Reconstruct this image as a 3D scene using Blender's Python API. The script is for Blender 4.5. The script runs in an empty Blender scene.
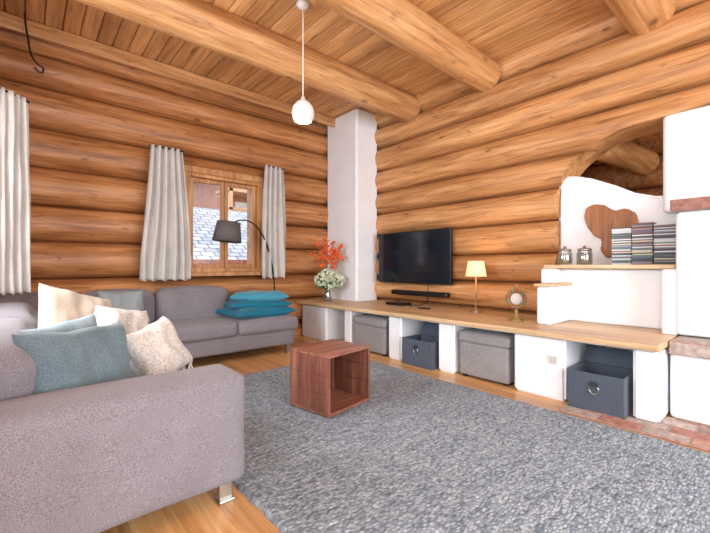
import bpy, bmesh, math, random
from mathutils import Vector, Matrix, Euler, noise
random.seed(7)
scene = bpy.context.scene
H = 1.05
F = 381.0
YAW = math.radians(40.9)

# ------------------------------------------------------------------ materials
def new_mat(name):
    m = bpy.data.materials.new(name); m.use_nodes = True
    nt = m.node_tree; nt.nodes.clear()
    out = nt.nodes.new('ShaderNodeOutputMaterial')
    b = nt.nodes.new('ShaderNodeBsdfPrincipled')
    nt.links.new(b.outputs[0], out.inputs[0])
    return m, nt, b
def srgb(r, g, b):
    f = lambda c: (c/255/12.92) if c/255 <= .04045 else ((c/255+.055)/1.055)**2.4
    return (f(r), f(g), f(b), 1)
def ramp(nt, stops):
    r = nt.nodes.new('ShaderNodeValToRGB')
    els = r.color_ramp.elements
    els[0].position, els[0].color = stops[0]
    els[1].position, els[1].color = stops[-1]
    for p, c in stops[1:-1]:
        e = els.new(p); e.color = c
    return r
def mapping(nt, sc, loc=(0,0,0)):
    tc = nt.nodes.new('ShaderNodeTexCoord'); mp = nt.nodes.new('ShaderNodeMapping')
    mp.inputs['Scale'].default_value = sc; mp.inputs['Location'].default_value = loc
    nt.links.new(tc.outputs['Object'], mp.inputs[0]); return mp
def tex_noise(nt, vec, scale, detail=4, dist=0.0, rough=.55):
    n = nt.nodes.new('ShaderNodeTexNoise'); n.inputs['Scale'].default_value = scale
    n.inputs['Detail'].default_value = detail; n.inputs['Distortion'].default_value = dist
    n.inputs['Roughness'].default_value = rough
    nt.links.new(vec, n.inputs['Vector']); return n
def mix(nt, a, b, fac, mode='MIX'):
    m = nt.nodes.new('ShaderNodeMix'); m.data_type = 'RGBA'; m.blend_type = mode
    for sock, v in ((m.inputs[0], fac), (m.inputs[6], a), (m.inputs[7], b)):
        if isinstance(v, bpy.types.NodeSocket): nt.links.new(v, sock)
        else: sock.default_value = v
    return m.outputs[2]
def math_n(nt, op, a, b=0.0):
    m = nt.nodes.new('ShaderNodeMath'); m.operation = op
    for i, v in enumerate((a, b)):
        if isinstance(v, bpy.types.NodeSocket): nt.links.new(v, m.inputs[i])
        else: m.inputs[i].default_value = v
    return m.outputs[0]
def bump(nt, b, h, strength=.3, dist=.01):
    bp = nt.nodes.new('ShaderNodeBump'); bp.inputs['Strength'].default_value = strength
    bp.inputs['Distance'].default_value = dist
    nt.links.new(h, bp.inputs['Height']); nt.links.new(bp.outputs[0], b.inputs['Normal'])

def wood(name, dark, mid, light, axis, flat=None, rough=.5, knot=(1.6, 5.0), grain=1.0, plank=None, knots=True, kth=.09, crack=0.0):
    m, nt, b = new_mat(name)
    sc = [9*grain]*3; sc[axis] = .7*grain
    mp = mapping(nt, sc)
    vec = mp.outputs[0]
    rnd = None
    if plank:
        pax, w = plank
        tc = nt.nodes.new('ShaderNodeTexCoord'); sp = nt.nodes.new('ShaderNodeSeparateXYZ')
        nt.links.new(tc.outputs['Object'], sp.inputs[0])
        f = math_n(nt, 'FLOOR', math_n(nt, 'DIVIDE', sp.outputs[pax], w))
        wn = nt.nodes.new('ShaderNodeTexWhiteNoise'); wn.noise_dimensions = '1D'
        nt.links.new(f, wn.inputs['W']); rnd = wn.outputs['Value']
        va = nt.nodes.new('ShaderNodeVectorMath'); va.operation = 'MULTIPLY_ADD'
        nt.links.new(wn.outputs['Color'], va.inputs[0]); va.inputs[1].default_value = (7, 7, 7)
        nt.links.new(vec, va.inputs[2]); vec = va.outputs[0]
    n1 = tex_noise(nt, vec, 1.6, 8, .6, .68)
    r = ramp(nt, [(.3, dark), (.5, mid), (.7, light)])
    nt.links.new(n1.outputs['Fac'], r.inputs[0]); col = r.outputs[0]
    sf = [70*grain]*3; sf[axis] = 1.6*grain
    nf = tex_noise(nt, mapping(nt, sf, (2, 7, 1)).outputs[0], 1.0, 3, .3)
    rf = ramp(nt, [(.32, (.80, .77, .74, 1)), (.6, (1.06, 1.06, 1.06, 1))]); nt.links.new(nf.outputs['Fac'], rf.inputs[0])
    col = mix(nt, col, rf.outputs[0], .8, 'MULTIPLY')
    sc2 = [2.6]*3; sc2[axis] = .35
    n2 = tex_noise(nt, mapping(nt, sc2, (3, 1, 5)).outputs[0], 1.0, 2)
    r2 = ramp(nt, [(.3, (.72, .66, .62, 1)), (.7, (1.12, 1.12, 1.12, 1))]); nt.links.new(n2.outputs['Fac'], r2.inputs[0])
    col = mix(nt, col, r2.outputs[0], .8, 'MULTIPLY')
    if rnd is not None:
        r3 = ramp(nt, [(0, (.82, .79, .76, 1)), (1, (1.12, 1.11, 1.1, 1))]); nt.links.new(rnd, r3.inputs[0])
        col = mix(nt, col, r3.outputs[0], 1.0, 'MULTIPLY')
    if crack:
        sk = [11]*3; sk[axis] = .55
        nk = tex_noise(nt, mapping(nt, sk, (1, 3, 8)).outputs[0], 1.0, 2, .4)
        d = math_n(nt, 'ABSOLUTE', math_n(nt, 'SUBTRACT', nk.outputs['Fac'], .5))
        rk = ramp(nt, [(.0, (1, 1, 1, 1)), (.010, (0, 0, 0, 1))]); nt.links.new(d, rk.inputs[0])
        col = mix(nt, col, tuple(c*.4 for c in dark[:3])+(1,), math_n(nt, 'MULTIPLY', rk.outputs[0], crack))
    if knots:
        ks = [knot[1]]*3; ks[axis] = knot[0]
        if flat is not None: ks[flat] = 0
        v = nt.nodes.new('ShaderNodeTexVoronoi'); v.inputs['Scale'].default_value = 1
        nt.links.new(mapping(nt, ks, (.4, .2, .1)).outputs[0], v.inputs['Vector'])
        kr = ramp(nt, [(kth*.35, (1, 1, 1, 1)), (kth, (0, 0, 0, 1))]); nt.links.new(v.outputs['Distance'], kr.inputs[0])
        kd = tuple(c*.35 for c in dark[:3])+(1,)
        col = mix(nt, col, kd, math_n(nt, 'MULTIPLY', kr.outputs[0], .75))
    nt.links.new(col, b.inputs['Base Color']); b.inputs['Roughness'].default_value = rough
    bump(nt, b, n1.outputs['Fac'], .3, .012)
    return m

def plain(name, col, rough=.6, metal=0, noise_amt=.0, nscale=20, bmp=0, bscale=60, bdist=.005, emit=None, estr=0, spec=None):
    m, nt, b = new_mat(name)
    b.inputs['Roughness'].default_value = rough; b.inputs['Metallic'].default_value = metal
    if spec is not None: b.inputs['Specular IOR Level'].default_value = spec
    mp = mapping(nt, (1, 1, 1))
    n = tex_noise(nt, mp.outputs[0], nscale, 4)
    lo = tuple(c*(1-noise_amt) for c in col[:3])+(1,); hi = tuple(min(1, c*(1+noise_amt)) for c in col[:3])+(1,)
    r = ramp(nt, [(.35, lo), (.65, hi)]); nt.links.new(n.outputs['Fac'], r.inputs[0])
    nt.links.new(r.outputs[0], b.inputs['Base Color'])
    if bmp:
        n3 = tex_noise(nt, mp.outputs[0], bscale, 3); bump(nt, b, n3.outputs['Fac'], bmp, bdist)
    if emit: b.inputs['Emission Color'].default_value = emit; b.inputs['Emission Strength'].default_value = estr
    return m

def fabric(name, col, amt=.25, scale=260, rough=.95, bs=.5, big=.08):
    m, nt, b = new_mat(name)
    b.inputs['Roughness'].default_value = rough; b.inputs['Specular IOR Level'].default_value = .15
    b.inputs['Sheen Weight'].default_value = .15
    mp = mapping(nt, (1, 1, 1))
    n = tex_noise(nt, mp.outputs[0], scale, 2, 0, .8)
    lo = tuple(c*(1-amt*1.6) for c in col[:3])+(1,); hi = tuple(min(1, c*(1+amt*1.6)) for c in col[:3])+(1,)
    r = ramp(nt, [(.35, lo), (.65, hi)]); nt.links.new(n.outputs['Fac'], r.inputs[0])
    n2 = tex_noise(nt, mp.outputs[0], 5, 3)
    r2 = ramp(nt, [(.3, (1-big,)*3+(1,)), (.7, (1+big,)*3+(1,))]); nt.links.new(n2.outputs['Fac'], r2.inputs[0])
    nt.links.new(mix(nt, r.outputs[0], r2.outputs[0], 1.0, 'MULTIPLY'), b.inputs['Base Color'])
    bump(nt, b, n.outputs['Fac'], bs, .004)
    return m
def glass(name, tint=(1,1,1,1), gl=.1):
    m = bpy.data.materials.new(name); m.use_nodes = True; nt = m.node_tree; nt.nodes.clear()
    out = nt.nodes.new('ShaderNodeOutputMaterial'); t = nt.nodes.new('ShaderNodeBsdfTransparent')
    g = nt.nodes.new('ShaderNodeBsdfGlossy'); g.inputs['Roughness'].default_value = .03
    t.inputs[0].default_value = tint
    mx = nt.nodes.new('ShaderNodeMixShader'); mx.inputs[0].default_value = gl
    nt.links.new(t.outputs[0], mx.inputs[1]); nt.links.new(g.outputs[0], mx.inputs[2]); nt.links.new(mx.outputs[0], out.inputs[0])
    return m

M_logX = wood('log_wood_x_shaded', srgb(130, 80, 44), srgb(188, 128, 78), srgb(214, 160, 108), 0, flat=1, crack=.6)  # darker palette: the window wall's backlit shade is put into the wood colour
M_logY = wood('log_wood_y', srgb(148, 97, 56), srgb(202, 147, 94), srgb(226, 179, 126), 1, flat=0, crack=.6)
M_beam = wood('beam_wood', srgb(156, 104, 60), srgb(206, 153, 100), srgb(228, 183, 132), 0, flat=None, knot=(2.2, 3.4), kth=.16, crack=.5)
M_ceil = wood('ceiling_planks', srgb(172, 120, 72), srgb(212, 161, 106), srgb(230, 187, 134), 1, flat=2, plank=(0, .14), knot=(1.4, 7.14), kth=.14)
M_floor = wood('floor_planks', srgb(182, 126, 74), srgb(222, 172, 114), srgb(238, 198, 146), 1, flat=2, plank=(0, .16), rough=.28, knot=(1.0, 6), kth=.08)
M_bench = wood('bench_wood', srgb(186, 152, 112), srgb(216, 186, 144), srgb(232, 208, 172), 1, flat=2, rough=.4, knot=(1, 4), kth=.06)
M_crate = wood('crate_wood', srgb(90, 52, 42), srgb(130, 80, 64), srgb(166, 114, 94), 2, rough=.45, knots=False)
M_crateH = wood('crate_wood_h', srgb(100, 60, 48), srgb(142, 92, 74), srgb(184, 132, 110), 0, rough=.38, knots=False)
M_frame = wood('window_frame_wood', srgb(150, 98, 55), srgb(190, 138, 88), srgb(216, 170, 120), 2, knots=False)
M_white = plain('white_plaster', srgb(234, 236, 240), .85, noise_amt=.03, nscale=3, bmp=.3, bscale=14, bdist=.02)
M_sofa = fabric('sofa_weave', srgb(128, 123, 129), .26, 300, bs=.6)
M_otto = fabric('ottoman_fabric', srgb(142, 138, 138), .2, 200)
M_teal = fabric('teal_grey_velvet', srgb(104, 122, 130), .12, 120)
M_lteal = fabric('light_teal_cotton', srgb(138, 156, 164), .08, 120)
M_beige = fabric('beige_linen', srgb(190, 176, 160), .08, 120)
M_wpil = fabric('cream_knit', srgb(204, 198, 190), .16, 90, bs=1.0)
M_grey = fabric('sage_linen', srgb(136, 142, 144), .08, 120)
M_blue = fabric('petrol_blue_cotton', srgb(28, 106, 132), .12, 120)
M_blue2 = fabric('light_petrol_cotton', srgb(66, 138, 162), .1, 120)
M_curt = fabric('curtain_linen', srgb(194, 189, 184), .05, 200, bs=.2)
M_felt = fabric('grey_felt', srgb(78, 86, 98), .2, 150)
M_black = plain('black_plastic', srgb(18, 18, 20), .35)
M_screen = plain('tv_screen', srgb(20, 28, 38), .12)
M_metal = plain('brushed_steel', srgb(180, 178, 172), .3, 1)
M_dmetal = plain('dark_metal', srgb(40, 38, 38), .4, .8)
M_lamp = plain('taupe_shade', srgb(92, 86, 84), .8)
M_enamel = plain('white_enamel', srgb(226, 226, 224), .3)
M_glass = glass('clear_glass', gl=.06)
M_jar = glass('jar_glass', (.86, .9, .9, 1), .18)
bricks = [plain('brick_%d' % i, srgb(*c), .85, noise_amt=.25, nscale=25, bmp=.5, bscale=40) for i, c in enumerate([(158, 112, 98), (142, 102, 92), (172, 136, 120), (136, 114, 108), (168, 152, 144)])]
M_mortar = plain('mortar', srgb(165, 158, 150), .9, noise_amt=.1)

# ------------------------------------------------------------------ helpers
def link(ob): scene.collection.objects.link(ob); return ob
def obj_from_bm(name, bm, mats, smooth=False):
    me = bpy.data.meshes.new(name); bm.normal_update(); bm.to_mesh(me); bm.free()
    for m in (mats if isinstance(mats, (list, tuple)) else [mats]): me.materials.append(m)
    if smooth:
        for p in me.polygons: p.use_smooth = True
    return link(bpy.data.objects.new(name, me))
def group(name, parts):
    e = link(bpy.data.objects.new(name, None)); e.empty_display_size = .1
    for p in parts: p.parent = e
    return e
def apply_mods(ob):
    dg = bpy.context.evaluated_depsgraph_get(); dg.update()
    me = bpy.data.meshes.new_from_object(ob.evaluated_get(dg)); ob.modifiers.clear(); ob.data = me
def add_box(bm, lo, hi, mi=0, M=None):
    vs = [bm.verts.new((x, y, z)) for x in (lo[0], hi[0]) for y in (lo[1], hi[1]) for z in (lo[2], hi[2])]
    if M is not None:
        for v in vs: v.co = M @ v.co
    fs = [(0,1,3,2),(4,6,7,5),(0,4,5,1),(2,3,7,6),(0,2,6,4),(1,5,7,3)]
    for f in fs:
        fc = bm.faces.new([vs[i] for i in f]); fc.material_index = mi
    return vs
def boxes(name, lst, mats, bevel=.005, seg=2, smooth=False):
    bm = bmesh.new()
    for it in lst: add_box(bm, it[0], it[1], it[2] if len(it) > 2 else 0, it[3] if len(it) > 3 else None)
    bmesh.ops.recalc_face_normals(bm, faces=bm.faces)
    if bevel: bmesh.ops.bevel(bm, geom=bm.edges[:], offset=bevel, segments=seg, affect='EDGES', profile=.5)
    return obj_from_bm(name, bm, mats, smooth)
def soft_box(name, lo, hi, mat, r=.05, bulge=(0,0,0), nz=.004):
    lo, hi = Vector(lo), Vector(hi); c = (lo+hi)/2; hs = (hi-lo)/2
    bm = bmesh.new(); bmesh.ops.create_cube(bm, size=2)
    bmesh.ops.subdivide_edges(bm, edges=bm.edges[:], cuts=22, use_grid_fill=True)
    rr = min(r, min(hs)*.98)
    for v in bm.verts:
        p = v.co.copy()
        q = Vector([math.sin(t*math.pi/2)*.35+t*.65 for t in p])
        w = Vector((q.x*hs.x, q.y*hs.y, q.z*hs.z))
        inner = Vector([max(-(hs[i]-rr), min(hs[i]-rr, w[i])) for i in range(3)])
        d = w-inner
        if d.length > 1e-6: w = inner+d.normalized()*rr
        for i in range(3):
            j, k = (i+1) % 3, (i+2) % 3
            w[i] += bulge[i]*p[i]*(1-q[j]**2)*(1-q[k]**2)
        g = w+c
        if nz: w += Vector((noise.noise(g*5), noise.noise(g*5+Vector((9,0,0))), noise.noise(g*5+Vector((0,9,0)))))*nz
        v.co = w+c
    return obj_from_bm(name, bm, mat, True)
def lathe(name, prof, mat, loc=(0,0,0), seg=32, M=None, smooth=True):
    bm = bmesh.new(); rings = []
    for r, z in prof:
        rings.append([bm.verts.new((r*math.cos(2*math.pi*i/seg), r*math.sin(2*math.pi*i/seg), z)) for i in range(seg)])
    for a, b in zip(rings, rings[1:]):
        for i in range(seg): bm.faces.new((a[i], a[(i+1) % seg], b[(i+1) % seg], b[i]))
    for ring, rev in ((rings[0], True), (rings[-1], False)):
        if prof[0 if rev else -1][0] > 1e-4: bm.faces.new(ring[::-1] if rev else ring)
    bmesh.ops.remove_doubles(bm, verts=bm.verts, dist=1e-5)
    bmesh.ops.recalc_face_normals(bm, faces=bm.faces)
    T = Matrix.Translation(loc) @ (M if M is not None else Matrix())
    bm.transform(T)
    return obj_from_bm(name, bm, mat, smooth)
def tube(name, pts, r, mat, res=3, spline='NURBS'):
    cu = bpy.data.curves.new(name, 'CURVE'); cu.dimensions = '3D'; cu.bevel_depth = r; cu.bevel_resolution = res; cu.resolution_u = 10; cu.use_fill_caps = True
    s = cu.splines.new(spline); s.points.add(len(pts)-1)
    for p, q in zip(s.points, pts): p.co = (*q, 1)
    if spline == 'NURBS': s.use_endpoint_u = True; s.order_u = 3
    cu.materials.append(mat)
    ob = link(bpy.data.objects.new(name, cu))
    dg = bpy.context.evaluated_depsgraph_get(); me = bpy.data.meshes.new_from_object(ob.evaluated_get(dg))
    bpy.data.objects.remove(ob); o2 = link(bpy.data.objects.new(name, me))
    for p in me.polygons: p.use_smooth = True
    return o2
def prism(name, poly, axis, a0, a1, mat, bevel=0):
    def mk(p, a):
        return {0: (a, p[0], p[1]), 1: (p[0], a, p[1]), 2: (p[0], p[1], a)}[axis]
    bm = bmesh.new()
    A = [bm.verts.new(mk(p, a0)) for p in poly]; B = [bm.verts.new(mk(p, a1)) for p in poly]
    bm.faces.new(A); bm.faces.new(B[::-1])
    n = len(poly)
    for i in range(n): bm.faces.new((A[i], B[i], B[(i+1) % n], A[(i+1) % n]))
    bmesh.ops.recalc_face_normals(bm, faces=bm.faces)
    if bevel: bmesh.ops.bevel(bm, geom=[e for e in bm.edges if e.calc_face_angle(0) > .5], offset=bevel, segments=3, affect='EDGES')
    return obj_from_bm(name, bm, mat)
def boolean(ob, cutter):
    md = ob.modifiers.new('cut', 'BOOLEAN'); md.operation = 'DIFFERENCE'; md.solver = 'EXACT'; md.object = cutter
    apply_mods(ob); bpy.data.objects.remove(cutter)

def log_wall(name, along, plane, sgn, a0, a1, grooves, mat, depth=.15, thick=.42, seed=0):
    prof = []
    for k, (z0, z1) in enumerate(zip(grooves, grooves[1:])):
        n = 14; gap = .008
        prof.append((k, z0, -.42))
        for i in range(n+1):
            t = -math.cos(math.pi*i/n)*.45+(-1+2*i/n)*.55
            prof.append((k, (z0+z1)/2+t*((z1-z0)/2-gap), max(0, 1-abs(t)**2.1)**.52))
    prof.append((len(grooves)-2, grooves[-1], -.42))
    nseg = max(2, int((a1-a0)/.2)); bm = bmesh.new(); rings = []
    for s in range(nseg+1):
        a = a0+(a1-a0)*s/nseg; ring = []
        for k, z, b in prof:
            w = noise.noise(Vector((a*.7, k*7.3+seed, 0)))*.045+.012*noise.noise(Vector((k*3.3, seed, 2)))
            zz = z+noise.noise(Vector((a*.5, round(z*3)*5.1+seed, 4)))*.014
            off = depth*(1-b)-w*max(b, 0)
            ring.append((plane+sgn*off, zz))
        ring.append((plane+sgn*thick, grooves[-1])); ring.append((plane+sgn*thick, grooves[0]))
        rings.append([bm.verts.new((a, p, z) if along == 0 else (p, a, z)) for p, z in ring])
    m = len(rings[0])
    for A, B in zip(rings, rings[1:]):
        for i in range(m): bm.faces.new((A[i], A[(i+1) % m], B[(i+1) % m], B[i]))
    bm.faces.new(rings[0]); bm.faces.new(rings[-1][::-1])
    bmesh.ops.recalc_face_normals(bm, faces=bm.faces)
    return obj_from_bm(name, bm, mat)
def smooth_by_angle(ob, ang=35):
    me = ob.data
    for p in me.polygons: p.use_smooth = True
    me.set_sharp_from_angle(angle=math.radians(ang))

def pillow(name, c, w, h, t, mat, yaw=0, lean=0, roll=0, seed=0, n=30):
    bm = bmesh.new(); grid = {}
    for side in (1, -1):
        for i in range(n+1):
            for j in range(n+1):
                u, v = -1+2*i/n, -1+2*j/n
                u = math.sin(u*math.pi/2)*.5+u*.5; v = math.sin(v*math.pi/2)*.5+v*.5
                edge = i in (0, n) or j in (0, n)
                if edge and side == -1: grid[(side, i, j)] = grid[(1, i, j)]; continue
                th = ((1-u**4)*(1-v**4))**.5*t/2
                px = u*w/2*(1-.10*(1-v*v)**1.0*abs(u)); pz = v*h/2*(1-.10*(1-u*u)*abs(v))
                q = Vector((px*6+seed*3.1, pz*6, side*2+seed))
                th *= 1+.4*noise.noise(q)
                wr = noise.noise(Vector((px*16+seed, pz*9, side)))*.022*(1-u**4)*(1-v**4)
                cz = noise.noise(Vector((seed, u*2, v*2)))*.012
                grid[(side, i, j)] = bm.verts.new((px, -side*(th+wr)+.0, pz+cz))
    for side in (1, -1):
        for i in range(n):
            for j in range(n):
                a = [grid[(side, i, j)], grid[(side, i+1, j)], grid[(side, i+1, j+1)], grid[(side, i, j+1)]]
                try: bm.faces.new(a if side == 1 else a[::-1])
                except ValueError: pass
    bmesh.ops.recalc_face_normals(bm, faces=bm.faces)
    M = Matrix.Translation(c) @ Matrix.Rotation(yaw, 4, 'Z') @ Matrix.Rotation(lean, 4, 'X') @ Matrix.Rotation(roll, 4, 'Y')
    bm.transform(M)
    return obj_from_bm(name, bm, mat, True), M

# ------------------------------------------------------------------ room shell
CZ = 3.38
gW = [-.14, .2, .56, .93, 1.32, 1.68, 2.06, 2.46, 2.88, 3.2, 3.55]
gR = [-.1, .22, .55, .88, 1.2, 1.53, 1.87, 2.19, 2.53, 2.88, 3.2, 3.55]
wall_n = log_wall('wall_window_side', 0, 4.92, 1, -.9, 4.5, gW, M_logX, seed=1)
WX0, WX1, WZ0, WZ1 = 1.50, 2.50, .98, 2.22
boolean(wall_n, prism('c', [(WX0, WZ0), (WX1, WZ0), (WX1, WZ1), (WX0, WZ1)], 1, 4.5, 5.8, M_frame))
smooth_by_angle(wall_n)
wall_r = log_wall('wall_tv_side', 1, 4.05, 1, -2.6, 4.9, gR, M_logY, seed=5)
arch = [(1.59, 1.0), (1.59, 1.72)]
for i in range(1, 21):
    a = math.pi/2*i/20; arch.append((.88+.71*math.cos(a), 1.72+.58*math.sin(a)))
arch += [(.4, 2.34), (-.7, 2.36), (-.7, 1.0)]
boolean(wall_r, prism('c', arch, 0, 3.5, 5.2, M_logY))
smooth_by_angle(wall_r)
wall_l = log_wall('wall_left', 1, -.45, -1, 1.2, 5.0, gW, M_logY, seed=9)
boolean(wall_l, prism('c', [(2.1, .95), (3.3, .95), (3.3, 2.25), (2.1, 2.25)], 0, -1.2, 0, M_logY)); smooth_by_angle(wall_l)
wall_b = log_wall('wall_back', 0, -2.6, -1, -3.2, 4.4, gW, M_logX, seed=13)
boolean(wall_b, prism('c', [(-.6, .4), (3.4, .4), (3.4, 2.5), (-.6, 2.5)], 1, -3.4, -2, M_logX)); smooth_by_angle(wall_b)
wall_l2 = log_wall('wall_left_alcove', 1, -2.8, -1, -3.0, 1.6, gW, M_logY, seed=17)
boolean(wall_l2, prism('c', [(-2, .4), (.8, .4), (.8, 2.4), (-2, 2.4)], 0, -3.6, -2.4, M_logY)); smooth_by_angle(wall_l2)
wall_l3 = log_wall('wall_alcove_return', 0, 1.3, 1, -3.1, -.46, gW, M_logX, seed=21); smooth_by_angle(wall_l3)
boxes('floor', [((-3.3, -3.1, -.1), (6.6, 5.3, 0))], M_floor, 0)
pl = []
x = -3.22
while x < 6.6:
    pl.append(((x+.004, -3.1, CZ), (x+.136, 5.3, CZ+.03))); x += .14
pl.append(((-3.3, -3.1, CZ+.03), (6.6, 5.3, CZ+.1)))
ceil = boxes('ceiling', pl, M_ceil, .006, 1)

def log(name, p0, p1, r, mat, n=40, seg=32, seed=0):
    p0, p1 = Vector(p0), Vector(p1); d = (p1-p0); L = d.length
    q = d.to_track_quat('X', 'Z').to_matrix().to_4x4()
    bm = bmesh.new(); rings = []
    for i in range(n+1):
        a = L*i/n; ring = []
        for k in range(seg):
            th = 2*math.pi*k/seg
            rr = r*(1+.05*noise.noise(Vector((a*.8, math.cos(th)*.8+seed, math.sin(th)*.8)))+.02*noise.noise(Vector((a*3, math.cos(th)*3+seed, math.sin(th)*3))))
            if i in (0, n): rr *= .96
            ring.append(bm.verts.new((a, rr*math.cos(th), rr*math.sin(th))))
        rings.append(ring)
    for A, B in zip(rings, rings[1:]):
        for k in range(seg): bm.faces.new((A[k], A[(k+1) % seg], B[(k+1) % seg], B[k]))
    bm.faces.new(rings[0]); bm.faces.new(rings[-1])
    bmesh.ops.recalc_face_normals(bm, faces=bm.faces)
    bm.transform(Matrix.Translation(p0) @ q)
    o = obj_from_bm(name, bm, mat); smooth_by_angle(o, 50); return o
log('ceiling_beam', (-.5, 3.52, 3.25), (4.08, 3.52, 3.25), .185, M_beam, seed=1)
log('ceiling_beam', (-2.9, 2.36, 3.31), (4.08, 2.36, 3.27), .18, M_beam, seed=5)
log('ceiling_beam', (-2.9, .82, 3.24), (4.08, .82, 3.24), .19, M_beam, seed=9)
log('ceiling_beam', (-2.9, -.8, 3.24), (4.08, -.8, 3.24), .19, M_beam, seed=12)
boxes('trim_ceiling', [((-.45, 4.72, 3.24), (4.1, 4.77, 3.375)), ((-.45, 4.77, 3.32), (4.1, 5.0, 3.375))], M_beam, .008)

wb = log_wall('wall_back_room', 1, 5.9, 1, -2.6, 4.9, gW, M_logX, seed=33); smooth_by_angle(wb)
wb = log_wall('wall_back_room_side', 0, 2.3, 1, 4.49, 5.9, gR, M_logX, seed=37); smooth_by_angle(wb)
log('cross_log', (5.1, -.6, 2.5), (5.0, 2.28, 2.62), .16, M_logX, seed=40)
log('cross_log', (4.5, 1.35, 2.32), (5.75, 1.2, 2.32), .15, M_beam, seed=41)

# ------------------------------------------------------------------ window on far wall
def window(name, x0, x1, z0, z1, y):
    fr = []
    t = .05
    fr += [((x0, y-.02, z0), (x0+t, y+.14, z1)), ((x1-t, y-.02, z0), (x1, y+.14, z1)),
           ((x0+t, y-.02, z1-t), (x1-t, y+.14, z1)), ((x0+t, y-.02, z0), (x1-t, y+.14, z0+t))]
    c = .07
    fr += [((x0-c, y-.05, z0-.02), (x0+.01, y+.03, z1+c)), ((x1-.01, y-.05, z0-.02), (x1+c, y+.03, z1+c)), ((x0-c, y-.055, z1-.01), (x1+c, y+.03, z1+c)),
           ((x0-c-.03, y-.13, z0-.05), (x1+c+.03, y+.03, z0))]
    frame = boxes('frame', fr, M_frame, .006)
    mid = (x0+x1)/2; sa = []
    for a, b in ((x0+t, mid), (mid, x1-t)):
        s = .05; yy = y+.05
        sa += [((a+.004, yy, z0+t), (a+s, yy+.05, z1-t)), ((b-s, yy, z0+t), (b-.004, yy+.05, z1-t)),
               ((a+s, yy, z0+t), (b-s, yy+.05, z0+t+s)), ((a+s, yy, z1-t-s), (b-s, yy+.05, z1-t))]
    sash = boxes('sash', sa, M_frame, .006)
    g = boxes('glass_pane', [((x0+t, y+.072, z0+t), (x1-t, y+.078, z1-t))], M_glass, 0)
    hd = boxes('handle', [((mid-.012, y+.02, 1.5), (mid+.012, y+.05, 1.62))], M_metal, .004)
    group(name, [frame, sash, g, hd])
window('window_1', WX0, WX1, WZ0, WZ1, 4.9)
def side_window(name, y0, y1, z0, z1, x):
    t = .06; m = (y0+y1)/2
    fr = [((x-.1, y0, z0), (x+.02, y0+t, z1)), ((x-.1, y1-t, z0), (x+.02, y1, z1)), ((x-.1, y0+t, z0), (x+.02, y1-t, z0+t)), ((x-.1, y0+t, z1-t), (x+.02, y1-t, z1)), ((x-.08, m-.04, z0+t), (x, m+.04, z1-t))]
    boxes(name, fr, M_frame, .006)
side_window('window_2', 2.1, 3.3, .95, 2.25, -.5)
side_window('window_3', -2, .8, .4, 2.4, -2.9)
boxes('window_4', [((-.6, -2.75, .4), (-.52, -2.6, 2.5)), ((3.32, -2.75, .4), (3.4, -2.6, 2.5)), ((-.52, -2.75, .4), (3.32, -2.6, .48)), ((-.52, -2.75, 2.42), (3.32, -2.6, 2.5)), ((.76, -2.73, .48), (.84, -2.63, 2.42)), ((2.0, -2.73, .48), (2.08, -2.63, 2.42))], M_frame, .006)

# exterior
M_grass = plain('meadow', srgb(150, 160, 110), .9, noise_amt=.2, nscale=3)
boxes('ground_outside', [((-30, 5.6, -.6), (30, 40, -.5))], M_grass, 0)
def shingle_mat():
    m, nt, b = new_mat('roof_shingles'); tc = nt.nodes.new('ShaderNodeTexCoord')
    br = nt.nodes.new('ShaderNodeTexBrick'); br.inputs['Scale'].default_value = 1.0
    br.inputs['Color1'].default_value = srgb(176, 180, 190); br.inputs['Color2'].default_value = srgb(148, 153, 166); br.inputs['Mortar'].default_value = srgb(90, 92, 100)
    br.inputs['Brick Width'].default_value = .3; br.inputs['Row Height'].default_value = .22; br.inputs['Mortar Size'].default_value = .018
    nt.links.new(tc.outputs['Object'], br.inputs['Vector']); nt.links.new(br.outputs['Color'], b.inputs['Base Color']); b.inputs['Roughness'].default_value = .8
    return m
M_sh = shingle_mat()
M_siding = wood('red_siding', srgb(120, 68, 50), srgb(164, 100, 76), srgb(190, 126, 100), 2, plank=(0, .18), knots=False)
M_trimL = wood('pale_balcony_wood', srgb(160, 120, 84), srgb(200, 160, 120), srgb(224, 190, 150), 0, knots=False)
body = boxes('body', [((1.0, 9.0, -.5), (9, 14, 1.55))], M_siding, 0)
bm = bmesh.new(); add_box(bm, (-3.5, -2.6, 0), (5, 1.0, .1))
roof = obj_from_bm('roof', bm, M_sh)
roof.matrix_world = Matrix.Translation((4.4, 10.6, 2.25)) @ Matrix.Rotation(math.radians(26), 4, 'X')
fas = boxes('fascia', [((.9, 8.15, .95), (9.4, 8.25, 1.2))], M_siding, 0)
group('neighbour_house', [body, roof, fas])
hb = boxes('walls', [((6.0, 15, -.5), (12, 20, 5.2))], M_siding, 0)
bal = []
for z in (2.35, 3.9):
    bal.append(((5.7, 13.9, z), (12, 15, z+.12)))
    bal.append(((5.7, 13.9, z+.85), (12, 13.98, z+.95)))
    for i in range(32): bal.append(((5.72+i*.2, 13.92, z+.12), (5.82+i*.2, 13.96, z+.85)))
for xx in (5.8, 7.6, 9.4): bal.append(((xx, 13.9, -.5), (xx+.14, 14.04, 5.2)))
bb = boxes('balconies', bal, M_trimL, 0)
wi = boxes('windows', [((xx, 14.97, z), (xx+.9, 15.01, z+1.1)) for xx in (6.5, 8.2, 9.9) for z in (2.6, 4.1)], M_enamel, 0)
ev = boxes('eaves', [((5.2, 13.2, 5.2), (12.5, 20.5, 5.45))], M_sh, 0)
group('balcony_chalet', [hb, bb, wi, ev])
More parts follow.
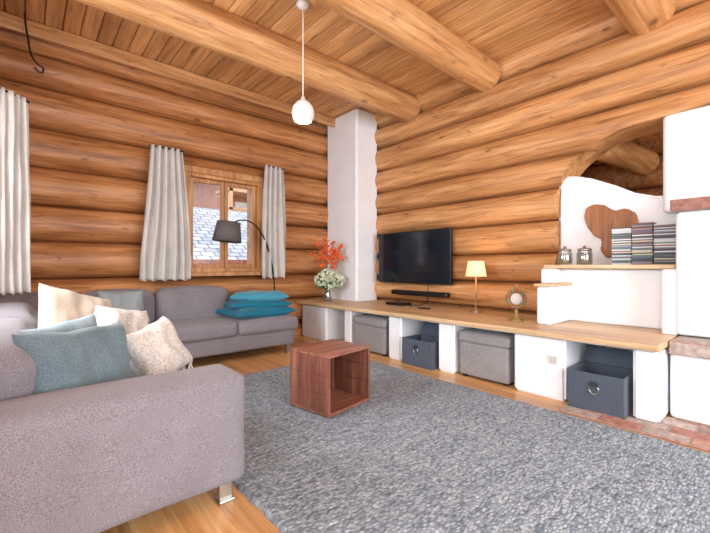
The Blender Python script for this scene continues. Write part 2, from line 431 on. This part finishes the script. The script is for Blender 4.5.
boxes('board_fence', [((i*.16+1.5, 6.9, -.5), (i*.16+1.64, 6.94, (1.02 if i < 11 else 1.42)+.02*math.sin(i*3))) for i in range(24)], M_siding, 0)

# ------------------------------------------------------------------ column, stove, bench
prism('chimney_column', [(3.68, 4.21), (4.12, 4.21), (4.12, 4.95), (3.68, 4.95)], 2, 0, 3.4, M_white, .03)
def bench():
    out = []
    n = 60
    for i in range(n+1):
        y = .57+(4.88-.57)*i/n
        out.append((3.07+.018*noise.noise(Vector((y*1.3, 0, 0))), y))
    out += [(3.67, 4.88), (3.67, 4.2), (4.08, 4.2), (4.08, .57)]
    top = prism('bench_top', out, 2, .497, .54, M_bench, 0)
    md = top.modifiers.new('b', 'BEVEL'); md.width = .008; md.segments = 2; md.limit_method = 'ANGLE'; apply_mods(top)
    posts = []
    for y0, y1 in ((4.24, 4.86), (3.72, 3.86), (2.86, 3.06), (2.17, 2.36), (1.16, 1.57), (.585, .73)):
        posts.append(prism('support', [(3.15, y0), (3.95, y0), (3.95, y1), (3.15, y1)] if y0 < 4.2 else [(3.15, y0), (3.66, y0), (3.66, y1), (3.15, y1)], 2, 0, .497, M_white, .02))
    posts.append(boxes('niche_back', [((3.9, .58, 0), (4.0, 4.2, .497))], M_white, 0))
    posts.append(boxes('lintel', [((3.2, .6, .47), (3.9, 4.19, .497))], M_white, 0))
    posts.append(boxes('power_outlet', [((3.138, 1.2, .27), (3.152, 1.29, .36))], M_enamel, .004))
    posts.append(boxes('outlet_face', [((3.134, 1.215, .285), (3.139, 1.275, .345))], M_curt, .002))
    group('built_in_bench', [top]+posts)
bench()

low = boxes('low_wall', [((3.88, .6, .54), (4.06, 1.58, 1.03))], M_white, .02, 3)
side = boxes('side_pier', [((3.62, .56, .54), (3.9, .66, 1.03))], M_white, .02, 3)
armb = boxes('arm_pier', [((3.42, 1.38, .54), (3.9, 1.50, .875))], M_white, .025, 3)
armt = boxes('arm_cap', [((3.40, 1.365, .875), (3.9, 1.515, .90))], M_bench, .006)
arm2 = boxes('arm_riser', [((3.72, 1.46, .54), (4.06, 1.59, 1.03))], M_white, .02, 3)
mass = prism('upper_mass', [(1.6, 1.02), (1.6, 1.97), (1.5, 1.965), (1.42, 1.95), (1.3, 1.91), (1.1, 1.81), (.95, 1.72), (.8, 1.67), (.7, 1.66), (-.65, 1.66), (-.65, 1.02)], 0, 4.16, 4.6, M_white, .03)
lump = boxes('base_block', [((3.38, -1.2, 0), (4.06, .57, .46))], M_white, .03, 3)
stove = boxes('stove_block', [((3.6, -1.2, .55), (4.2, .575, 1.45))], M_white, .03, 3)
pil = boxes('flue', [((4.07, -.68, 1.5), (4.35, .735, 2.33))], M_white, .04, 4)
def brick_rows(name, x0, x1, y0, y1, z0, rows, L=.24, h=.06):
    lst = [((x0+.02, y0+.01, z0), (x1-.005, y1-.01, z0+rows*h-.004), 5)]
    for r in range(rows):
        lst_y = y1
        while lst_y > y0:
            ln = L if not (lst_y == y1 and r % 2) else L/2
            a = max(y0, lst_y-ln)
            lst.append(((x0+random.uniform(-.006, .006), a+.006, z0+r*h+.003), (x0+.12, lst_y-.006, z0+(r+1)*h-.003), random.randrange(5)))
            lst_y = a
    return boxes(name, lst, bricks+[M_mortar], .005, 1)
b1 = brick_rows('ledge_bricks', 3.54, 4.2, -1.2, .60, 1.45, 1, h=.085)
b2 = brick_rows('hearth_bricks', 3.32, 4.05, -1.2, .57, .45, 1, h=.095)
pxs = [(586,208),(594,204),(604,205),(614,211),(626,208),(636,213),(638,222),(635,231),(627,237),(623,247),(617,255),(607,259),(600,250),(602,240),(594,236),(588,228),(584,218)]
fx, fy = math.sin(YAW), math.cos(YAW)
def on_x(px, py, X):
    u = (px-355)/F; dx = fx+u*fy; dy = fy-u*fx; d = X/dx
    return (d*dy, H+(266.5-py)*d/F)
poly = [on_x(a, b, 4.14) for a, b in pxs]
ins = prism('clay_inset', poly, 0, 4.13, 4.21, wood('clay_brown', srgb(122, 74, 40), srgb(168, 108, 60), srgb(194, 136, 84), 2, knots=False), .012)
group('masonry_stove', [low, side, armb, armt, arm2, mass, lump, stove, pil, b1, b2, ins])
boxes('wall_shelf', [((3.76, .60, 1.032), (4.15, 1.58, 1.066))], M_bench, .006)
lst = [((2.93, -1.5, .0), (3.36, 1.12, .006), 5)]
r = 0; xx = 2.94
while xx < 3.35:
    yy = 1.12-(r % 2)*.12
    while yy > -1.4:
        lst.append(((xx, yy-.228, .001), (min(xx+.118, 3.36), yy, .012), random.randrange(5))); yy -= .24
    xx += .125; r += 1
boxes('hearth_floor_tiles', lst, bricks+[M_mortar], .003, 1)

# ------------------------------------------------------------------ rug
def rug():
    x0, x1, y0, y1 = .76, 2.88, -1.0, 3.46
    step = .0125; nx, ny = int((x1-x0)/step), int((y1-y0)/step)
    bm = bmesh.new(); g = []
    for i in range(nx+1):
        row = []
        for j in range(ny+1):
            X, Y = x0+step*i, y0+step*j
            e = min(i, nx-i, j, ny-j)
            wob = .014*noise.noise(Vector((X*9, Y*9, 0))) if e == 0 else 0
            z = .002 if e == 0 else .018+.0045*noise.noise(Vector((X*55, Y*42, 0)))+.003*noise.noise(Vector((X*7, Y*4, 0)))
            row.append(bm.verts.new((X+wob, Y+wob, z)))
        g.append(row)
    for i in range(nx):
        for j in range(ny): bm.faces.new((g[i][j], g[i+1][j], g[i+1][j+1], g[i][j+1]))
    m, nt, b = new_mat('rug_wool')
    tc = nt.nodes.new('ShaderNodeTexCoord'); mp1 = nt.nodes.new('ShaderNodeMapping')
    nt.links.new(tc.outputs['Object'], mp1.inputs[0]); mp1.inputs['Scale'].default_value = (46, 84, 1)
    v = nt.nodes.new('ShaderNodeTexVoronoi'); v.inputs['Scale'].default_value = 1; v.inputs['Randomness'].default_value = .75
    nt.links.new(mp1.outputs[0], v.inputs['Vector'])
    r = ramp(nt, [(.0, srgb(188, 198, 206)), (.4, srgb(156, 166, 175)), (.9, srgb(104, 115, 126))]); nt.links.new(v.outputs['Distance'], r.inputs[0])
    sep = nt.nodes.new('ShaderNodeSeparateColor'); nt.links.new(v.outputs['Color'], sep.inputs[0])
    r2 = ramp(nt, [(0, (.66, .69, .72, 1)), (.5, (.96, .97, .98, 1)), (1, (1.18, 1.18, 1.17, 1))]); nt.links.new(sep.outputs[0], r2.inputs[0])
    c = mix(nt, r.outputs[0], r2.outputs[0], 1, 'MULTIPLY')
    # sparse lighter diagonal strands of the weave
    mp2 = nt.nodes.new('ShaderNodeMapping'); nt.links.new(tc.outputs['Object'], mp2.inputs[0]); mp2.inputs['Rotation'].default_value = (0, 0, .6); mp2.inputs['Scale'].default_value = (3, 26, 1)
    n1 = tex_noise(nt, mp2.outputs[0], 1, 3)
    r3 = ramp(nt, [(.35, (.84, .86, .88, 1)), (.6, (1.02, 1.02, 1.02, 1)), (.75, (1.2, 1.2, 1.18, 1))]); nt.links.new(n1.outputs['Fac'], r3.inputs[0])
    c = mix(nt, c, r3.outputs[0], 1, 'MULTIPLY')
    nt.links.new(c, b.inputs['Base Color']); b.inputs['Roughness'].default_value = 1; b.inputs['Specular IOR Level'].default_value = .05
    inv = math_n(nt, 'SUBTRACT', 1.0, v.outputs['Distance'])
    bump(nt, b, inv, .75, .006)
    obj_from_bm('area_rug', bm, m, True)
rug()

# ------------------------------------------------------------------ sofa
S = []
S.append(soft_box('arm_block', (-.34, 1.60, .10), (.75, 1.87, .575), M_sofa, .04, (.0, .006, .008)))
S.append(soft_box('base_left', (-.33, 1.84, .10), (.71, 4.1, .31), M_sofa, .03))
S.append(soft_box('seat_left_near', (.0, 1.865, .27), (.74, 2.95, .44), M_sofa, .05, (.01, 0, .018)))
S.append(soft_box('seat_left_far', (.0, 2.95, .27), (.74, 4.02, .44), M_sofa, .05, (.01, 0, .018)))
S.append(soft_box('back_left_near', (-.32, 1.87, .25), (.05, 3.0, .75), M_sofa, .10, (.04, .0, .03)))
S.append(soft_box('back_left_far', (-.32, 3.0, .25), (.07, 4.15, .76), M_sofa, .10, (.04, .0, .03)))
S.append(soft_box('base_far', (-.33, 4.03, .10), (2.52, 4.84, .31), M_sofa, .03))
S.append(soft_box('seat_corner', (.0, 4.0, .27), (.95, 4.68, .44), M_sofa, .05, (0, .01, .018)))
S.append(soft_box('seat_middle', (.95, 4.0, .27), (1.78, 4.68, .44), M_sofa, .05, (0, .01, .018)))
S.append(soft_box('seat_open_end', (1.78, 3.99, .27), (2.56, 4.84, .44), M_sofa, .06, (.01, .01, .018)))
S.append(soft_box('back_corner', (-.30, 4.1, .25), (.42, 4.86, .79), M_sofa, .12, (.02, .02, .03)))
S.append(soft_box('back_middle', (.40, 4.6, .25), (1.10, 4.86, .78), M_sofa, .10, (.0, .03, .03)))
S.append(soft_box('back_right', (1.10, 4.58, .25), (1.94, 4.86, .79), M_sofa, .10, (.0, .03, .03)))
for nme, lx, ly in (('leg_1', .68, 1.68), ('leg_2', -.2, 1.68), ('leg_3', 2.44, 4.06), ('leg_4', 1.2, 4.06), ('leg_5', 2.44, 4.75), ('leg_6', -.2, 4.7), ('leg_7', .62, 3.9)):
    S.append(boxes(nme, [((lx-.03, ly-.012, 0), (lx+.03, ly+.012, .12)), ((lx-.035, ly-.03, 0), (lx+.035, ly+.03, .012))], M_metal, .003))
group('sectional_sofa', S)

def tassels(M, w, h, mat, name):
    bm = bmesh.new()
    for cx, cz in ((-1, -1), (1, -1), (1, 1), (-1, 1)):
        p = M @ Vector((cx*w*.47, 0, cz*h*.47))
        for k in range(9):
            a = random.uniform(0, 6.28)
            q = p+Vector((.025*math.cos(a), .025*math.sin(a), -.07-random.uniform(0, .02)))
            d = (q-p); mt = d.to_track_quat('Z', 'Y').to_matrix().to_4x4()
            bmesh.ops.create_cone(bm, cap_ends=True, segments=6, radius1=.006, radius2=.004, depth=d.length, matrix=Matrix.Translation((p+q)/2) @ mt)
    return obj_from_bm(name, bm, mat, True)
R = math.radians
def P(name, *a, tas=False, **k):
    o, M = pillow('cover', *a, **k)
    parts = [o]
    w, h = a[1], a[2]
    if tas: parts.append(tassels(M, w, h, a[4], 'tassels'))
    group(name, parts)
P('throw_pillow', (.20, 2.08, .59), .55, .40, .17, M_teal, yaw=R(42), lean=R(-18), roll=R(3), seed=1)
P('throw_pillow', (.15, 2.36, .60), .46, .38, .14, M_lteal, yaw=R(35), lean=R(-20), roll=R(-4), seed=2)
P('throw_pillow', (.26, 3.12, .68), .50, .44, .17, M_beige, yaw=R(36), lean=R(-20), roll=R(18), seed=3)
P('throw_pillow', (.74, 4.40, .63), .42, .38, .15, M_grey, yaw=R(5), lean=R(-18), seed=4)
P('throw_pillow', (.50, 2.92, .61), .36, .35, .15, M_wpil, yaw=R(28), lean=R(-22), roll=R(12), seed=5, tas=True)
P('throw_pillow', (.57, 2.36, .57), .36, .34, .16, M_wpil, yaw=R(34), lean=R(-28), roll=R(-12), seed=6, tas=True)
P('throw_pillow', (2.14, 4.34, .505), .80, .60, .15, M_blue, yaw=R(6), lean=R(90), seed=7)
P('throw_pillow', (2.16, 4.38, .585), .76, .58, .13, M_blue, yaw=R(-8), lean=R(88), seed=11)
P('throw_pillow', (2.18, 4.38, .665), .70, .56, .14, M_blue2, yaw=R(-18), lean=R(84), seed=8)

# ------------------------------------------------------------------ crate table
def crate():
    M = Matrix.Translation((1.545, 2.055, .0275)) @ Matrix.Rotation(R(9), 4, 'Z')
    W, D, h, t = .455, .40, .42, .022
    L = []
    for k in range(4):
        a = D*k/4
        L.append(((0, a+.001, h-t), (W, a+D/4-.001, h), 1, M)); L.append(((0, a+.001, 0), (W, a+D/4-.001, t), 1, M))
    for k in range(3):
        z0 = t+(h-2*t)*k/3; z1 = t+(h-2*t)*(k+1)/3
        L.append(((0, .001, z0+.001), (t, D-.001, z1-.001), 0, M)); L.append(((W-t, .001, z0+.001), (W, D-.001, z1-.001), 0, M))
        L.append(((t, D-t, z0+.001), (W-t, D, z1-.001), 1, M))
    for cx in (t, W-t-.03): L.append(((cx, D-t-.03, t), (cx+.03, D-t, h-t), 0, M))
    boxes('wooden_crate_table', L, [M_crate, M_crateH], .0025, 1)
crate()

# ------------------------------------------------------------------ TV etc
tvx = 3.97
tv = [boxes('bezel', [((tvx, 2.78, .82), (tvx+.045, 4.05, 1.53))], M_black, .006),
      boxes('screen', [((tvx-.002, 2.795, .84), (tvx+.004, 4.035, 1.515))], M_screen, 0),
      boxes('wall_mount', [((tvx+.045, 3.3, 1.0), (4.12, 3.55, 1.35))], M_dmetal, .003)]
group('wall_mounted_television', tv)
sb = [soft_box('bar', (3.86, 2.76, .665), (3.95, 3.70, .73), M_black, .02, nz=0), boxes('bracket', [((3.94, 3.0, .68), (4.1, 3.04, .71)), ((3.94, 3.4, .68), (4.1, 3.44, .71))], M_dmetal, .002)]
group('soundbar', sb)
boxes('set_top_box', [((3.66, 3.3, .541), (3.84, 3.6, .575))], M_black, .004)
boxes('remote_control', [((3.6, 2.84, .541), (3.65, 3.0, .556))], M_black, .004)
tube('tv_cable', [(3.99, 3.15, .85), (3.98, 3.14, .7), (3.93, 3.1, .6), (3.8, 3.12, .548), (3.72, 3.24, .547)], .005, M_black)

lx, ly = 3.82, 2.34
M_shade = plain('lit_linen_shade', srgb(240, 205, 150), .8, emit=(1, .66, .34, 1), estr=.8)
lp = [lathe('base', [(.001, 0), (.065, 0), (.065, .012), (.02, .02), (.008, .03), (.008, .43), (.001, .43)], M_metal, (lx, ly, .541)),
      lathe('shade', [(.115, .40), (.085, .57), (.083, .57), (.113, .40)], M_shade, (lx, ly, .541))]
group('table_lamp', lp)
ox, oy = 3.5, 1.72
MR = Matrix.Rotation(R(90), 4, 'Y')
def torus(name, R_, r_, mat, M, n=36, k=10):
    bm = bmesh.new(); g = []
    for i in range(n):
        a = 2*math.pi*i/n
        g.append([bm.verts.new(((R_+r_*math.cos(2*math.pi*j/k))*math.cos(a), (R_+r_*math.cos(2*math.pi*j/k))*math.sin(a), r_*math.sin(2*math.pi*j/k))) for j in range(k)])
    for i in range(n):
        for j in range(k): bm.faces.new((g[i][j], g[(i+1) % n][j], g[(i+1) % n][(j+1) % k], g[i][(j+1) % k]))
    bm.transform(M); return obj_from_bm(name, bm, mat, True)
M_gold = plain('antique_gold', srgb(150, 122, 78), .55, .4); M_green = plain('green_glaze', srgb(96, 128, 100), .3); M_red = plain('red_glaze', srgb(160, 84, 62), .4)
MF = Matrix.Translation((ox, oy, .745)) @ Matrix.Rotation(R(40), 4, 'Z') @ MR
orn = [torus('ring', .078, .014, M_gold, MF), torus('inner_ring', .055, .007, M_gold, MF),
       lathe('face', [(.001, -.01), (.05, -.01), (.055, 0), (.05, .01), (.001, .01)], M_curt, M=MF),
       lathe('foot', [(.001, 0), (.07, 0), (.066, .012), (.03, .025), (.015, .06), (.02, .1), (.001, .11)], M_gold, (ox, oy, .541)),
       lathe('finial', [(.001, 0), (.016, .012), (.01, .024), (.015, .036), (.001, .055)], M_gold, (ox, oy, .833))]
bm = bmesh.new()
for i in range(14):
    a = 2*math.pi*i/14
    for s in (-1, 1):
        nb = len(bm.faces); bmesh.ops.create_uvsphere(bm, u_segments=10, v_segments=8, radius=.015, matrix=MF @ Matrix.Translation((.08*math.cos(a), .08*math.sin(a), s*.012)))
        bm.faces.ensure_lookup_table()
        for f in bm.faces[nb:]: f.material_index = i % 3
orn.append(obj_from_bm('beads', bm, [M_green, M_red, M_gold], True))
group('mantel_ornament_clock', orn)

def jar(y, s):
    p = [lathe('glass_body', [(.001, 0), (.06, 0), (.066, .01), (.066, .10), (.055, .125), (.052, .13), (.05, .125), (.06, .1), (.06, .012), (.001, .008)], M_jar, (3.9, y, 1.067)),
         lathe('contents', [(.001, .01), (.056, .012), (.056, .05+s), (.001, .055+s)], plain('grain_%s' % s, srgb(190, 170, 140), .8, noise_amt=.3, nscale=90), (3.9, y, 1.067)),
         lathe('lid', [(.001, .13), (.058, .13), (.06, .14), (.05, .15), (.012, .155), (.016, .17), (.001, .178)], M_metal, (3.9, y, 1.067))]
    group('glass_storage_jar', p)
jar(1.44, .01); jar(1.27, .03)
cols = [plain('case_%d' % i, srgb(*c), .3) for i, c in enumerate([(215, 215, 212), (60, 62, 70), (130, 130, 135), (120, 60, 55), (70, 90, 120), (190, 180, 150), (80, 98, 84), (195, 198, 202), (30, 30, 34)])]
L = []
for s, y0 in enumerate((.605, .75, .895)):
    z = 1.067; n = [33, 35, 32][s]
    for k in range(n):
        dz = random.uniform(-.006, .006); dx = random.uniform(-.005, .005)
        L.append(((3.82+dx, y0+dz*.6, z), (3.945+dx, y0+.138+dz*.6, z+.0088), random.choice([0, 1, 1, 2, 3, 4, 5, 6, 7, 8, 8])))
        z += .0098
boxes('stacks_of_cd_cases', L, cols, 0)

# vase with flowers
vx, vy = 3.36, 4.50
fl = [lathe('vase', [(.001, 0), (.06, 0), (.068, .02), (.055, .1), (.05, .17), (.06, .2), (.057, .2), (.046, .17), (.05, .1), (.06, .02), (.001, .01)], M_jar, (vx, vy, .541))]
M_stem = plain('stem_green', srgb(90, 110, 60), .7); M_or = plain('orange_blossom', srgb(228, 96, 40), .6, noise_amt=.3, nscale=60); M_hy = plain('white_hydrangea', srgb(206, 216, 190), .7, noise_amt=.12, nscale=60)
M_leaf = plain('leaf_green', srgb(80, 120, 66), .6, noise_amt=.2)
bmo, bmh, bml = bmesh.new(), bmesh.new(), bmesh.new()
def petal(bm, p, r):
    m = Matrix.Translation(p) @ Euler((random.uniform(0, 6), random.uniform(0, 6), random.uniform(0, 6))).to_matrix().to_4x4() @ Matrix.Diagonal((1, 1, .35, 1))
    bmesh.ops.create_icosphere(bm, subdivisions=1, radius=r, matrix=m)
for i, (dx, dy, dz) in enumerate(((-.16, .06, .86), (-.06, -.04, .92), (.0, .04, .78), (.10, -.04, .76), (.19, -.12, .84), (-.20, .08, .70), (.05, -.08, .88), (.16, -.14, .68))):
    tip = Vector((vx+dx, vy+dy, .541+dz))
    fl.append(tube('stem_%d' % i, [(vx, vy, .56), (vx+dx*.2, vy+dy*.2, .541+dz*.5), tip], .003, M_stem))
    for k in range(32):
        t = random.uniform(.62, 1)
        p = Vector((vx+dx*(t*t), vy+dy*t*t, .541+dz*(.25+.75*t)))+Vector([random.gauss(0, .02) for _ in range(3)])
        petal(bmo, p, random.uniform(.014, .026))
for c in ((vx-.12, vy+.0, .86), (vx+.04, vy-.09, .89), (vx-.02, vy-.02, .93), (vx+.13, vy-.10, .84), (vx-.04, vy-.10, .82)):
    for k in range(80):
        v = Vector([random.gauss(0, 1) for _ in range(3)]).normalized()*.085
        petal(bmh, Vector(c)+v, .021)
for k in range(36):
    a = random.uniform(0, 6.28); m = Matrix.Translation((vx+.14*math.cos(a), vy+.14*math.sin(a), random.uniform(.74, .86))) @ Euler((random.uniform(-.6, .6), random.uniform(-.6, .6), a)).to_matrix().to_4x4() @ Matrix.Diagonal((1, .5, .08, 1))
    bmesh.ops.create_icosphere(bml, subdivisions=2, radius=.065, matrix=m)
fl += [obj_from_bm('orange_blossoms', bmo, M_or, False), obj_from_bm('hydrangea_heads', bmh, M_hy, False), obj_from_bm('leaves', bml, M_leaf, True)]
group('flower_vase', fl)

def felt_box(cx0, cx1, cy0, cy1, h, lid=False):
    t = .012
    L = [((cx0, cy0, .0), (cx1, cy1, t)), ((cx0, cy0, t), (cx0+t, cy1, h)), ((cx1-t, cy0, t), (cx1, cy1, h)), ((cx0+t, cy0, t), (cx1-t, cy0+t, h)), ((cx0+t, cy1-t, t), (cx1-t, cy1, h))]
    parts = [boxes('body', L, M_felt, .004)]
    ym = (cy0+cy1)/2
    parts.append(torus('ring_handle', .03, .005, M_metal, Matrix.Translation((cx0-.008, ym, h*.6)) @ MR))
    parts.append(boxes('handle_tab', [((cx0-.014, ym-.025, h*.6+.02), (cx0, ym+.025, h*.6+.055))], plain('leather', srgb(40, 42, 48), .6), .003))
    if lid:
        M = Matrix.Translation((cx1-.03, cy0, h+.005)) @ Matrix.Rotation(R(-62), 4, 'Y')
        parts.append(boxes('folded_lid', [((0, .01, 0), (.13, cy1-cy0-.01, .012), 0, M)], M_felt, .004))
    return group('felt_storage_box', parts)
felt_box(3.10, 3.42, 2.40, 2.80, .28, lid=True)
felt_box(3.08, 3.44, .76, 1.12, .28, lid=True)
def ottoman(y0, y1, x0, h):
    x1 = x0+.5
    p = [soft_box('padded_lid', (x0, y0, h-.1), (x1, y1, h), M_otto, .03, (0, 0, .01)), soft_box('body', (x0+.008, y0+.008, .02), (x1-.008, y1-.008, h-.098), M_otto, .02)]
    p += [boxes('foot_%d' % i, [((a, b, 0), (a+.04, b+.04, .03))], M_black, .003) for i, (a, b) in enumerate(((x0+.03, y0+.03), (x1-.07, y0+.03), (x0+.03, y1-.07), (x1-.07, y1-.07)))]
    group('cube_ottoman', p)
ottoman(1.62, 2.13, 3.16, .43); ottoman(3.10, 3.68, 3.14, .43)

# ------------------------------------------------------------------ curtains
def curtain(name, p0, p1, z0, z1, folds, amp, seed=0, gather=.82):
    p0, p1 = Vector((*p0, 0)), Vector((*p1, 0)); d = p1-p0; n = d.normalized().cross(Vector((0, 0, 1)))
    bm = bmesh.new(); NU, NV = folds*14, 40; g = []
    for j in range(NV+1):
        v = j/NV; z = z1+(z0-z1)*v; wdt = gather+(1-gather)*min(1, v*1.2)
        row = []
        for i in range(NU+1):
            u = i/NU; uu = .5+(u-.5)*wdt
            ph = u*folds*2*math.pi+.6*noise.noise(Vector((u*4, v*1.5, seed)))*3
            off = amp*math.sin(ph)*(.7+.3*v)+.02*noise.noise(Vector((u*6, v*3, seed+3)))
            q = p0+d*(uu+.02*math.sin(v*3+seed)*v)+n*off
            row.append(bm.verts.new((q.x, q.y, z+.01*math.cos(ph)*(v > .98))))
        g.append(row)
    for j in range(NV):
        for i in range(NU): bm.faces.new((g[j][i], g[j][i+1], g[j+1][i+1], g[j+1][i]))
    c = obj_from_bm('cloth', bm, M_curt, True)
    md = c.modifiers.new('s', 'SOLIDIFY'); md.thickness = .004; apply_mods(c)
    m = (p0+p1)/2
    a = m-d*(.5*gather+.03)+Vector((0, 0, z1-.01)); b = m+d*(.5*gather+.03)+Vector((0, 0, z1-.01))
    rod = tube('rod', [a, b], .008, M_dmetal, 3, 'POLY')
    return group(name, [c, rod])
curtain('curtain', (.96, 4.70), (1.50, 4.70), .89, 2.41, 5, .045, seed=1, gather=.62)
curtain('curtain', (2.42, 4.72), (2.80, 4.72), .89, 2.43, 4, .04, seed=2, gather=.75)
curtain('curtain', (-.20, 3.75), (.04, 4.02), .84, 2.37, 5, .035, seed=3, gather=.8)

# ------------------------------------------------------------------ lamps
pts = [(1.97, 4.6, 1.60), (2.08, 4.62, 1.66), (2.28, 4.65, 1.62), (2.46, 4.69, 1.42), (2.58, 4.72, 1.1), (2.64, 4.74, .6), (2.65, 4.74, .02)]
fl = [tube('arc_pole', pts, .009, M_dmetal),
      lathe('foot_plate', [(.001, 0), (.14, 0), (.14, .015), (.02, .025), (.001, .025)], M_dmetal, (2.72, 4.74, 0)),
      lathe('drum_shade', [(.175, -.12), (.14, .12), (.137, .12), (.172, -.12)], M_lamp, (1.90, 4.6, 1.48), M=Matrix.Rotation(R(6), 4, 'Y')),
      lathe('bulb', [(.001, -.05), (.03, -.03), (.035, 0), (.02, .04), (.012, .1), (.001, .12)], M_enamel, (1.90, 4.6, 1.49))]
group('arc_floor_lamp', fl)
px_, py_ = 1.86, 2.85
M_bulb = plain('lit_bulb', (1, 1, 1, 1), .5, emit=(1, .92, .8, 1), estr=2.5)
pp = [lathe('canopy', [(.001, 0), (.055, 0), (.06, -.02), (.03, -.045), (.001, -.05)], M_enamel, (px_, py_, CZ)),
      tube('cord', [(px_, py_, CZ-.04), (px_, py_, 2.54)], .005, M_enamel, 3, 'POLY'),
      lathe('globe_shade', [(.012, .145), (.02, .12), (.03, .105), (.06, .088), (.088, .05), (.1, 0), (.093, -.045), (.075, -.075), (.07, -.072), (.088, -.04), (.094, 0), (.055, .08), (.001, .1)], M_enamel, (px_, py_, 2.41)),
      lathe('bulb', [(.001, -.06), (.035, -.05), (.045, -.02), (.03, .02), (.001, .03)], M_bulb, (px_, py_, 2.41))]
group('pendant_lamp', pp)
def lamp_light(nm, kind, loc, e, col, size=.1, rot=None, sy=None):
    l = bpy.data.lights.new(nm, kind); l.energy = e; l.color = col
    if kind == 'AREA':
        l.shape = 'RECTANGLE' if sy else 'DISK'; l.size = size
        if sy: l.size_y = sy
    elif kind != 'SUN': l.shadow_soft_size = size
    o = link(bpy.data.objects.new(nm, l)); o.location = loc
    if rot: o.rotation_euler = rot
    return o
lamp_light('pendant_glow', 'POINT', (px_, py_, 2.30), 4, (1, .92, .8), .05)
lamp_light('table_lamp_glow', 'POINT', (lx, ly, 1.05), 4, (1, .75, .5), .04)
tube('hanging_wire_hook', [(.00, 4.62, CZ-.01), (.00, 4.62, 3.3), (.02, 4.62, 3.15), (.04, 4.62, 3.0), (.09, 4.62, 2.93), (.13, 4.62, 2.92), (.13, 4.62, 2.86), (.08, 4.62, 2.87), (.07, 4.62, 2.90)], .008, M_black)

lamp_light('daylight_back_window', 'AREA', (1.4, -2.5, 1.5), 232, (.91, .96, 1), 3.8, (R(90), 0, 0), 2.0)
lamp_light('daylight_left_window', 'AREA', (-.62, 2.7, 1.6), 105, (.90, .95, 1), 1.3, (R(90), 0, R(-90)), 1.1)
lamp_light('daylight_alcove_window', 'AREA', (-2.7, -.6, 1.4), 118, (.91, .96, 1), 1.9, (R(90), 0, R(-90)), 2.7)
cl = lathe('unseen_fill_disc', [(.001, 0), (.25, 0), (.27, -.03), (.25, -.08), (.001, -.1)], plain('fill_disc_glow', (1, 1, 1, 1), .4, emit=(1, .96, .9, 1), estr=4), (1.2, 0, CZ))  # made-up glowing disc behind the camera, added to brighten the room
lamp_light('unseen_fill_light', 'POINT', (1.2, 0, 2.9), 25, (1, .96, .9), .2)  # fill light added beneath the made-up disc
lamp_light('back_room_glow', 'POINT', (5.2, .3, 1.9), 7, (1, .88, .7), .15)

w = bpy.data.worlds.new('sky'); scene.world = w; w.use_nodes = True
bg = w.node_tree.nodes['Background']; bg.inputs[0].default_value = (.84, .91, 1, 1); bg.inputs[1].default_value = 2.6
sun = lamp_light('sun', 'SUN', (0, 0, 8), 2.0, (1, .96, .9), .05, (R(40), R(-20), 0)); sun.data.angle = .05

cam = bpy.data.cameras.new('cam'); co = link(bpy.data.objects.new('camera', cam)); scene.camera = co
cam.sensor_width = 36; cam.lens = 36*F/710; cam.clip_start = .02
co.location = (0, 0, H); co.rotation_euler = (math.pi/2, 0, -YAW)
try:
    scene.view_settings.view_transform = 'Standard'
except Exception: pass
